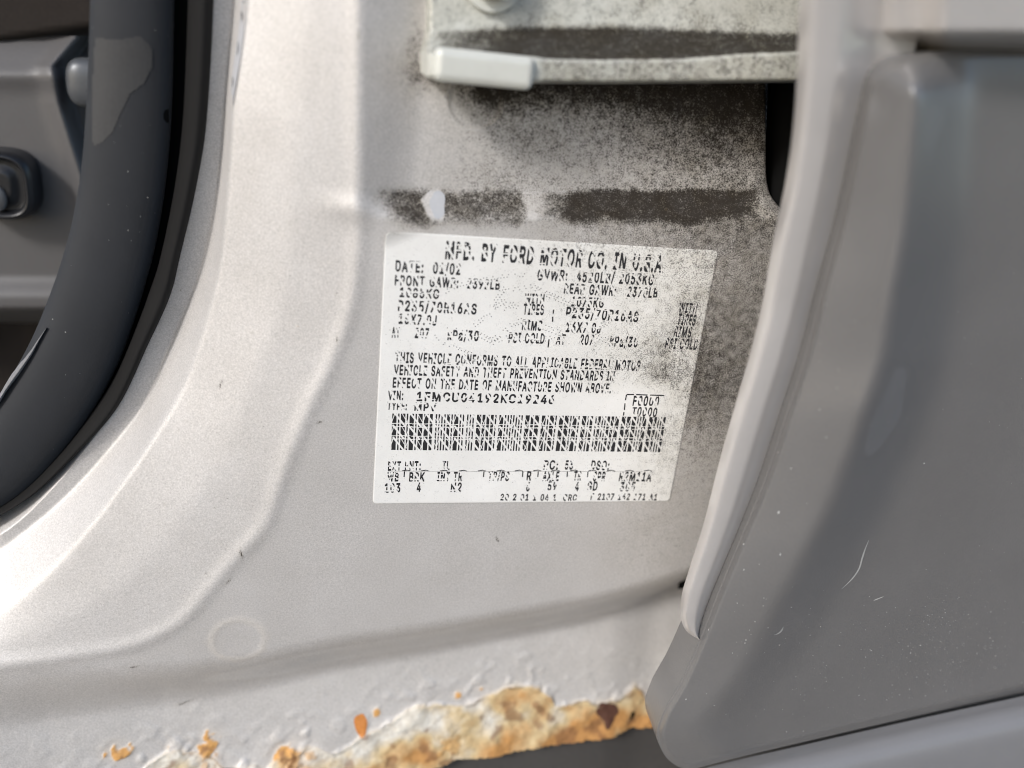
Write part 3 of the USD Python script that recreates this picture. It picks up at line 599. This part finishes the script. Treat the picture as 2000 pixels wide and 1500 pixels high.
for k_, sc_ in enumerate(([(1697, 1055), (1690, 1072), (1684, 1090), (1679, 1108), (1668, 1126), (1655, 1140), (1644, 1150)], [(1706, 1173), (1716, 1169), (1726, 1165)], [(1530, 1224), (1522, 1236), (1512, 1240)])):
    q = spline(sc_, 30); w_ = np.interp(np.arange(30), [0, 8, 22, 29], [.3, 1.4, 1.1, .3])
    aa, bb_ = cast(clm, q[:, 0] - w_, q[:, 1] - w_ * .4, 0.00008), cast(clm, q[:, 0] + w_, q[:, 1] + w_ * .4, 0.00008)
    good = ~(np.isnan(aa[:, 0]) | np.isnan(bb_[:, 0]))
    v = np.array([aa[good], bb_[good]]); obj('scratch', (v.reshape(-1, 3), grid_faces(2, int(good.sum()), flip=True)), 'dust_speck', door)

# ------------------------------------------------------------------ certification sticker
LW, LH = 0.100, 0.08696
lab = thing('certification_sticker', 'white certification sticker with worn black print and barcode, grimy at its rear end', 'sticker', (0, 0, 0))
nx_, nz_ = 201, 175
lx, lz = np.meshgrid(np.linspace(0, LW, nx_), np.linspace(0, LH, nz_))
# rounded corners: pull the grid's corners in
rc_ = 0.0013
def roundcorner(x, z):
    for cx, cz, sx, sz in ((rc_, rc_, -1, -1), (LW - rc_, rc_, 1, -1), (rc_, LH - rc_, -1, 1), (LW - rc_, LH - rc_, 1, 1)):
        u, w_ = (x - cx) * sx, (z - cz) * sz; m_ = (u > 0) & (w_ > 0)
        r_ = np.hypot(u, w_); mx = np.maximum(u, w_); k_ = np.where(m_ & (r_ > 1e-9), mx / np.maximum(r_, 1e-9), 1)
        x = np.where(m_, cx + sx * u * k_, x); z = np.where(m_, cz + sz * w_ * k_, z)
    return x, z
lx2, lz2 = roundcorner(lx, lz)
def label_y(x, z):
    """Height of the sticker's face (m): follows the sheet, its upper front corner lifts a little."""
    t = np.clip(1 - (x + (LH - z) * 2.2) / 0.012, 0, 1)
    return depth_of(x * 1000, z * 1000) / 1000 - 0.00022 - 0.0016 * t ** 1.7 + 0.00004 * vnoise(x * 1000, z * 1000, 9, 81, 3) - 0.00012 * np.exp(-((x - .088) / .007) ** 2 - ((z - .033) / .004) ** 2) * (1 + vnoise(x * 1000, z * 1000, 2.5, 82, 2))
ly = label_y(lx2, lz2)
ld = map_coordinates(dirt_and_shade_field(), [(lz2 * 1000 - gz[0]) / STEP, (lx2 * 1000 - gx[0]) / STEP], order=1) * 0.80
Xm, Zm = lx2 * 1000, lz2 * 1000
def lblob(px, py, rx, ry):
    c = mm(px, py); return np.exp(-((Xm - c[0]) / (rx * .165)) ** 2 - ((Zm - c[1]) / (ry * .17)) ** 2)
ld = ld * 0.34 + 0.30 * sstep(38, 92, Xm + (Zm - 45) * .45) * sstep(-5, 30, Zm) * 0.9 + .16 * sstep(80, 100, Xm)
ld -= 0.42 * lblob(1255, 780, 60, 34) + .25 * lblob(1150, 800, 110, 40) + .2 * lblob(1200, 600, 50, 50)
ld += 0.30 * lblob(1300, 735, 40, 14) + .22 * lblob(1290, 690, 40, 40) + .5 * lblob(770, 452, 20, 4)
ld = np.clip(ld + .06 * vnoise(Xm, Zm, 9, 83, 4) * sstep(.05, .25, ld) + .05, 0, 1)
front_f = grid_faces(nz_, nx_)
# thickness: a skirt round the border
bi = np.r_[np.arange(nx_), np.arange(1, nz_) * nx_ + nx_ - 1, (nz_ - 1) * nx_ + np.arange(nx_ - 2, -1, -1), np.arange(nz_ - 2, 0, -1) * nx_]
fv = np.stack([lx2, ly, lz2], -1).reshape(-1, 3); sk = fv[bi] + [0, 0.00018, 0]
nb = len(bi); k0 = len(fv); j = np.arange(nb); jn = (j + 1) % nb
skf = np.stack([bi[j], k0 + j, k0 + jn, bi[jn]], -1)
obj('sticker_sheet', (np.vstack([fv, sk]), np.vstack([front_f, skf])), 'sticker_stock', lab, smooth=40 if False else True, attrs=dict(dirt_and_shade=np.r_[ld.ravel(), np.full(nb, .6)]))

# print: every line placed by its baseline, pieces of the ink missing along a lattice
from PIL import Image, ImageDraw, ImageFont
FONT = ImageFont.truetype(glob.glob('/opt/blender-*/*/datafiles/fonts/Inter.woff2')[0], 96)
def text_shape(text, stroke=3):
    x0, y0, x1, y1 = FONT.getbbox(text, anchor='ls', stroke_width=stroke)
    # set letter by letter with open spacing: once fitted to its width, the line reads as a narrow face
    pen, xs_ = 0.0, []
    for ch in text:
        xs_.append(pen); pen += FONT.getlength(ch) + (13 if ch != ' ' else 22)
    x0, x1 = 0, int(pen) - 8
    im = Image.new('L', (x1 + 16, y1 - y0 + 8)); dr = ImageDraw.Draw(im)
    for ch, px_ in zip(text, xs_): dr.text((4 + px_, 4 - y0), ch, 255, FONT, anchor='ls', stroke_width=stroke)
    on = np.pad(np.asarray(im) > 127, ((0, 0), (1, 1))).astype(np.int8); d_ = np.diff(on, axis=1)
    r_, s_ = np.nonzero(d_ == 1); e_ = np.nonzero(d_ == -1)[1]
    g_ = union_all(box(s_, -r_ - 1, e_, -r_)).buffer(.6).buffer(-.6).simplify(.7)
    g_ = affinity.translate(g_, -4, 4 - y0)
    return affinity.scale(g_, 1 / (x1 - x0), 1 / 70., origin=(0, 0))
# lattice of lost ink (mm on the sticker)
rl = np.random.default_rng(5)
def strip(x0, z0, ang, ln, w_):
    c_, s_ = math.cos(ang), math.sin(ang); nx, nz = -s_ * w_ / 2, c_ * w_ / 2; x1, z1 = x0 + ln * c_, z0 + ln * s_
    return sg.Polygon([(x0 + nx, z0 + nz), (x1 + nx, z1 + nz), (x1 - nx, z1 - nz), (x0 - nx, z0 - nz)])
PH, PV = 4.9, 4.35
cuts = []
for i in range(-24, 26):
    cuts.append(strip(i * PH, 95, -math.radians(56), 130, 0.68))
for k in range(-1, 22):
    for i in range(0, 25):
        zc = k * PV + 0.2 * math.sin(i * 1.3)
        if rl.random() < .65: cuts.append(strip(i * 4.1 - 1, zc, math.radians(rl.uniform(-4, 8)), rl.uniform(2.6, 4.1), rl.uniform(.35, .6)))
        if rl.random() < .35: cuts.append(strip(i * 4.1 - 1, zc + 1.5, math.radians(rl.uniform(-4, 8)), rl.uniform(2.0, 4.0), rl.uniform(.25, .42)))
for _ in range(170):
    cuts.append(strip(rl.uniform(0, 100), rl.uniform(0, 87), math.radians(rl.choice([62, -50, 8])), rl.uniform(1, 2.6), rl.uniform(.2, .45)))
LOST = unary_union(cuts)
def ink_mesh(shape, lift=0.00003):
    """Flat ink lying on the sticker, from a shape in sticker millimetres."""
    shape = shape.segmentize(1.2)
    vs, fs, n_ = [], [], 0
    for g_ in getattr(shape, 'geoms', [shape]):
        if g_.geom_type != 'Polygon' or g_.area < 0.004: continue
        try: v_, f_ = trimesh.creation.triangulate_polygon(g_, engine='earcut')
        except Exception: continue
        if len(f_) == 0: continue
        a_, b_, c_ = v_[f_[:, 0]], v_[f_[:, 1]], v_[f_[:, 2]]
        cw = ((b_ - a_)[:, 0] * (c_ - a_)[:, 1] - (b_ - a_)[:, 1] * (c_ - a_)[:, 0]) < 0
        f_ = np.where(cw[:, None], f_[:, ::-1], f_)
        vs.append(v_); fs.append(f_ + n_); n_ += len(v_)
    v_ = np.vstack(vs) / 1000
    return np.stack([v_[:, 0], label_y(v_[:, 0], v_[:, 1]) - lift, v_[:, 1]], -1), np.vstack(fs)
def line_shape(text, a, b, cap, stroke=3):
    A, B = mm(*a), mm(*b); ang = math.atan2(B[1] - A[1], B[0] - A[0]); ln = math.hypot(*(B - A))
    h = np.linalg.norm(mm(a[0], a[1] - cap) - A)
    s_ = affinity.scale(text_shape(text, stroke), ln, h, origin=(0, 0))
    return affinity.translate(affinity.rotate(s_, ang, origin=(0, 0), use_radians=True), *A)
LINES = [
 ('heading', 30, [('MFD. BY FORD MOTOR CO. IN U.S.A.', (868, 504), (1298, 531))]),
 ('text_line', 21, [('DATE:  01/02', (771, 529), (900, 536)), ('GVWR:  4520LB/ 2053KG', (1048, 546), (1276, 556))]),
 ('text_line', 19, [('FRONT GAWR:  2392LB', (770, 556), (976, 565)), ('REAR GAWR:   2370LB', (1100, 572), (1283, 581))]),
 ('text_line', 18, [('1085KG', (779, 579), (858, 583)), ('WITH', (1024, 591), (1063, 592)), ('1075KG', (1114, 597), (1179, 600)), ('WITH', (1324, 609), (1360, 611))]),
 ('text_line', 20, [('P235/70R16AS', (776, 606), (931, 613)), ('TIRES', (1021, 613), (1062, 614)), ('P235/70R16AS', (1103, 619), (1246, 628)), ('TIRES', (1321, 632), (1357, 635))]),
 ('text_line', 19, [('16X7.0J', (777, 631), (853, 635)), ('RIMS', (1018, 643), (1058, 645)), ('16X7.0J', (1103, 647), (1173, 650)), ('RIMS', (1314, 656), (1349, 658))]),
 ('text_line', 19, [('AT', (765, 658), (781, 658)), ('207', (809, 659), (838, 660)), ('kPa/30', (873, 663), (935, 665)), ('PSI COLD', (992, 668), (1063, 670)), ('AT', (1085, 671), (1103, 672)), ('207', (1131, 672), (1158, 673)), ('kPa/30', (1189, 675), (1245, 677)), ('PSI COLD', (1297, 679), (1361, 682))]),
 ('text_line', 20, [('THIS VEHICLE CONFORMS TO ALL APPLICABLE FEDERAL MOTOR', (771, 707), (1249, 723))]),
 ('text_line', 19, [('VEHICLE SAFETY AND THEFT PREVENTION STANDARDS IN', (769, 731), (1199, 743))]),
 ('text_line', 19, [('EFFECT ON THE DATE OF MANUFACTURE SHOWN ABOVE.', (766, 756), (1193, 767))]),
 ('text_line', 17, [('VIN:', (758, 780), (788, 780)), ('1FMCU04192KC19246', (812, 782), (1083, 788))]),
 ('text_line', 15, [('TYPE:', (756, 799), (795, 800)), ('MPV', (808, 801), (852, 802))]),
 ('text_line', 18, [('F0000', (1234, 791), (1286, 792))]),
 ('text_line', 17, [('T0000', (1232, 811), (1282, 813))]),
 ('text_line', 17, [('EXT PNT:', (757, 918), (822, 917)), ('TL', (863, 917), (878, 917)), ('RC:', (1060, 916), (1090, 916)), ('53', (1102, 916), (1119, 916)), ('DSO:', (1152, 916), (1189, 917))]),
 ('text_line', 17, [('WB', (756, 939), (779, 939)), ('BRK', (798, 939), (829, 939)), ('INT TR', (853, 938), (902, 938)), ('TP/PS', (952, 937), (994, 938)), ('R', (1027, 937), (1037, 937)), ('AXLE', (1059, 938), (1091, 938)), ('TR', (1119, 937), (1134, 937)), ('SPR', (1157, 938), (1181, 938)), ('R2M11A', (1207, 938), (1271, 939))]),
 ('text_line', 17, [('103', (750, 961), (783, 960)), ('4', (813, 959), (822, 959)), ('N2', (879, 959), (902, 959)), ('6', (1026, 958), (1035, 958)), ('59', (1068, 957), (1087, 957)), ('4', (1121, 958), (1130, 958)), ('GD', (1145, 957), (1166, 957)), ('305', (1209, 958), (1240, 958))]),
 ('text_line', 12, [('20 2 01 1 04 1  CRC', (976, 976), (1126, 977)), ('F 2107 162 171 A1', (1152, 975), (1283, 976))]),
]
for nm, cap, items in LINES:
    for t_, a, b in items:
        obj(nm, ink_mesh(line_shape(t_, a, b, cap * (1.08 if nm == 'heading' else 0.98), 4).difference(LOST if a[0] < 1290 else LOST.buffer(-.13))), 'ink', lab)
# barcode: narrow and wide bars
rb = np.random.default_rng(39); q0 = mm(766, 807); q1 = mm(1303, 814); q2 = mm(764, 878); q3 = mm(1291, 882)
bars, t_ = [], 0.0; total = 0
seq = []
while total < 200:
    wv = int(rb.choice([1, 1, 2, 3])) ; gap = int(rb.choice([1, 1, 1, 1, 2])); seq.append((total, wv)); total += wv + gap
for st, wv in seq:
    u0_, u1_ = st / total, (st + wv) / total
    bars.append(sg.Polygon([q0 + (q1 - q0) * u0_, q0 + (q1 - q0) * u1_, q2 + (q3 - q2) * u1_, q2 + (q3 - q2) * u0_]))
bl_cut = []
x0b, z0b, z1b = q2[0], q2[1], q0[1]; Hb = z1b - z0b; Wb = q1[0] - q0[0]
for i in range(-3, 24):
    for k in range(3):
        bl_cut.append(strip(x0b + i * 4.75 + (0 if k % 2 else 0.3), z0b + Hb * (k + 1) / 3 + .3, -math.radians(52), Hb / 3 / math.sin(math.radians(52)) + .8, .58))
        bl_cut.append(strip(x0b + i * 4.75 + 2.7, z0b + Hb * (k + 1) / 3, -math.radians(60), Hb / 3, .22))
        bl_cut.append(strip(x0b + i * 4.75 + 4.1, z0b + Hb * k / 3, math.radians(75), Hb / 3, .25))
for zz in (Hb * .30, Hb * .39, Hb * .64, Hb * .73):
    for i in range(60): bl_cut.append(strip(x0b + i * Wb / 60, z0b + zz + .12 * math.sin(i * .9), math.radians(3), Wb / 60 * rb.uniform(.7, 1.1), .24 + .10 * rb.random()))
obj('barcode', ink_mesh(unary_union(bars).difference(unary_union(bl_cut))), 'ink', lab, label='wide black barcode broken by pale diagonal lines')
# box corner, rules and ticks
def rule(a, b, wpx=2.5):
    A, B = mm(*a), mm(*b); return sg.LineString([A, B]).buffer(wpx * .165 / 2, cap_style=2)
for ra, rb_ in (((1223, 770), (1238, 770)), ((1242, 770), (1264, 771)), ((1269, 771), (1297, 772)), ((1223, 770.9), (1221, 781)), ((1220, 787), (1219, 800)), ((1218, 804), (1217, 811)), ((1081, 604), (1080, 612)), ((1079, 618), (1079, 628)), ((1072, 662), (1070, 678))):
    obj('box_rule', ink_mesh(rule(ra, rb_)), 'ink', lab)
dash = []
for x in list(range(785, 1000, 37)) + list(range(1005, 1260, 36)):
    dash += [rule((x, 919), (x + 10, 917.5), 2), rule((x + 10, 917.5), (x + 16, 919.5), 1.6)]
for x in (790, 945, 1021, 1051, 1108, 1148): dash.append(rule((x, 920), (x - 1, 931), 2.2))
dash.append(rule((757, 919.3), (1255, 920.5), .5))
obj('ruled_line', ink_mesh(unary_union(dash)), 'ink', lab)
# halftone dots of the security pattern, in bands along ovals
dots = []
def dot_band(path, rows_, sp=6.2, r_=0.95):
    q = np.array(path, float); l = np.r_[0, np.cumsum(np.linalg.norm(np.diff(q, axis=0), axis=1))]
    for s_ in np.arange(0, l[-1], sp):
        x, y = np.interp(s_, l, q[:, 0]), np.interp(s_, l, q[:, 1])
        for k in range(rows_):
            if rl.random() < .7: dots.append(sg.Point(mm(x + (k % 2) * sp / 2, y + (k - rows_ / 2) * sp * .8)).buffer(r_ * .165, 4))
dot_band([(868, 572), (890, 560), (930, 550), (985, 541), (1030, 539)], 2); dot_band([(965, 595), (985, 568)], 4); dot_band([(975, 572), (1040, 560)], 2)
dot_band([(985, 590), (960, 605)], 2); dot_band([(985, 603), (1000, 597), (1010, 600)], 3); dot_band([(1045, 565), (1065, 575), (1100, 590), (1120, 598)], 3)
dot_band([(925, 637), (945, 622), (958, 617)], 2); dot_band([(935, 655), (960, 668), (985, 650), (1000, 635), (1020, 628)], 3); dot_band([(960, 672), (990, 660)], 2)
dot_band([(845, 655), (862, 672), (900, 685), (925, 695)], 2); dot_band([(1020, 665), (1050, 670), (1090, 655)], 2); dot_band([(1060, 640), (1100, 655)], 3); dot_band([(1160, 655), (1190, 670)], 3)
dot_band([(868, 645), (880, 640), (905, 648)], 1); dot_band([(1115, 610), (1135, 590)], 2); dot_band([(1168, 640), (1186, 632)], 3)
obj('dot_pattern', ink_mesh(unary_union(dots).difference(unary_union([]) if False else sg.Polygon())), 'ink_grey', lab, kind='stuff')

# ------------------------------------------------------------------ second sticker, seen nearly edge-on on the flange
sa = spline([(484, -200), (473, 0), (466, 60), (456, 130), (451, 170), (453, 198)], 60); sb = spline([(497, -200), (484, 0), (477, 60), (467, 130), (460, 170), (455, 206)], 60)
st = thing('doorway_sticker', 'narrow white sticker seen edge-on at the top of the doorway flange', 'sticker', at(465, 60, 18))
w0, w1 = at(sa[:, 0], sa[:, 1], 17.0), at(sb[:, 0], sb[:, 1], 12.0)
v = np.array([w0 + (w1 - w0) * k_ for k_ in np.linspace(0, 1, 9)]); 
obj('sticker_sheet', (v.reshape(-1, 3), grid_faces(9, 60, flip=True)), 'trim_white', st, smooth=True)
for y0, y1, k0_, k1_ in ((0, 8, .2, .7), (20, 42, .05, .6), (80, 110, .15, .5), (148, 172, .1, .55)):
    ys = np.linspace(y0, y1, 8); a_ = np.c_[np.interp(ys, sa[:, 1], sa[:, 0]), ys]; b_ = np.c_[np.interp(ys, sb[:, 1], sb[:, 0]), ys]
    p0, p1 = at(a_[:, 0], a_[:, 1], 17.0), at(b_[:, 0], b_[:, 1], 12.0); tp = np.linspace(0, 1, 8)[:, None]
    sl = 0.5 * np.sin(tp * np.pi)
    v = np.array([p0 + (p1 - p0) * (k0_ + .25 * tp), p0 + (p1 - p0) * (k0_ + .25 * tp + (k1_ - k0_) * sl)]) + np.array([-.00008, -.00012, 0])
    obj('print_mark', (v.reshape(-1, 3), grid_faces(2, 8, flip=True)), 'ink_grey', st)

# ------------------------------------------------------------------ front seat beyond the seal
seat = thing('front_seat', 'grey front seat side with a black knob, beyond the rubber seal', 'car seat', at(60, 350, 110))
sx_, sy_ = np.meshgrid(np.linspace(-420, 330, 150), np.linspace(70, 660, 150))
lr_ = sx_ - np.interp(sy_, [70, 130, 200, 320, 450, 660], [150, 100, 112, 150, 190, 240])       # right of the moulded crease
SDp = 108 + 10 * np.clip((150 - sy_) / 80, 0, 1) ** 1.6 + 12 * sstep(0, 34, lr_) - 3 * np.exp(-(lr_ / 22) ** 2) \
      - 5 * sstep(535, 585, sy_) + 55 * sstep(600, 640, sy_) - 1.5 * np.exp(-((sy_ - 150) / 22) ** 2)
obj('side_shield', (at(sx_, sy_, SDp).reshape(-1, 3), grid_faces(150, 150)), 'seat_plastic', seat, smooth=True)
cx_, cy_ = np.meshgrid(np.linspace(-420, 330, 80), np.linspace(-420, 110, 60)); yb_ = np.interp(cx_, [-400, 0, 172, 400], [120, 98, 74, 55])
cy_ = np.minimum(cy_, yb_)
CD = 112 + 22 * np.clip(1 - (yb_ - cy_) / 26, 0, 1) ** 2 + 2 * np.sin(cy_ / 60)
obj('cushion', (at(cx_, cy_, CD).reshape(-1, 3), grid_faces(60, 80)), 'seat_fabric', seat, smooth=True, label='dark brown seat cushion above the plastic side')
# knob: dished black cap with a raised rim
kc = at(2, 357, 104); kr = np.linalg.norm(at(76, 357, 104) - kc)
pr = np.array([(0.0, .006), (.35, .006), (.62, .0045), (.72, .0045), (.78, .007), (.86, .008), (.94, .0068), (1.0, .003), (1.0, -.008)])
pr = spline(pr, 50); pr[:, 0] *= kr
an = np.linspace(0, 2 * np.pi, 65)
sq_ = (np.abs(np.cos(an)) ** 3.2 + np.abs(np.sin(an)) ** 3.2) ** (-1 / 3.2)
v = np.array([[kc[0] + r_ * q_ * math.cos(a_), kc[1] - h_, kc[2] + r_ * q_ * 0.98 * math.sin(a_)] for r_, h_ in pr for a_, q_ in zip(an, sq_)])
knob = obj('knob', (v, grid_faces(50, 65, flip=True)), 'knob_black', seat, smooth=True, label='black rounded square knob')
tip = trimesh.creation.icosphere(3, 1.0); tip.apply_scale((.003, .0015, .0045)); tip.apply_translation(at(-4, 388, 97.5))
obj('knob_insert', tip, 'bolt_metal', knob, smooth=True)
bcv = trimesh.creation.icosphere(4, 1.0); vv = bcv.vertices; bcv.vertices = np.sign(vv) * np.abs(vv) ** .7 * np.array([.0075, .006, .0085]); bcv.apply_translation(at(176, 162, 108))
obj('bolt_cover', bcv, 'bolt_metal', seat, smooth=True, label='pale rounded bolt cover next to the seal')
# floor trim below the seat, with a pale torn edge beside the seal
fx_, fy_ = np.meshgrid(np.linspace(-420, 260, 60), np.linspace(600, 1150, 40))
tr = thing('floor_trim', 'dark floor trim with a pale frayed edge, below the seat', 'floor trim', at(40, 720, 130))
obj('carpet', (at(fx_, fy_, 150 - (fy_ - 600) * .06 + 2 * np.sin(fx_ / 30)).reshape(-1, 3), grid_faces(40, 60)), 'seat_fabric', tr, smooth=True)
wq = spline([(96, 640), (82, 662), (66, 690), (44, 722), (20, 755), (0, 785), (-60, 840), (-200, 900)], 60)
hw = np.interp(np.arange(60), [0, 8, 16, 22, 30, 59], [1, 5, 7, 4.5, 9, 12]) + 1.0 * rng.normal(size=60).cumsum() * .15
v = np.array([at(wq[:, 0] - 5 - hw * k_, wq[:, 1] - hw * .3 * k_, 24 + 3 * abs(k_)) for k_ in (1.2, .6, 0, -.6, -1.6)])
obj('trim_edge', (v.reshape(-1, 3), grid_faces(5, 60)), 'frayed_edge', tr, smooth=True)
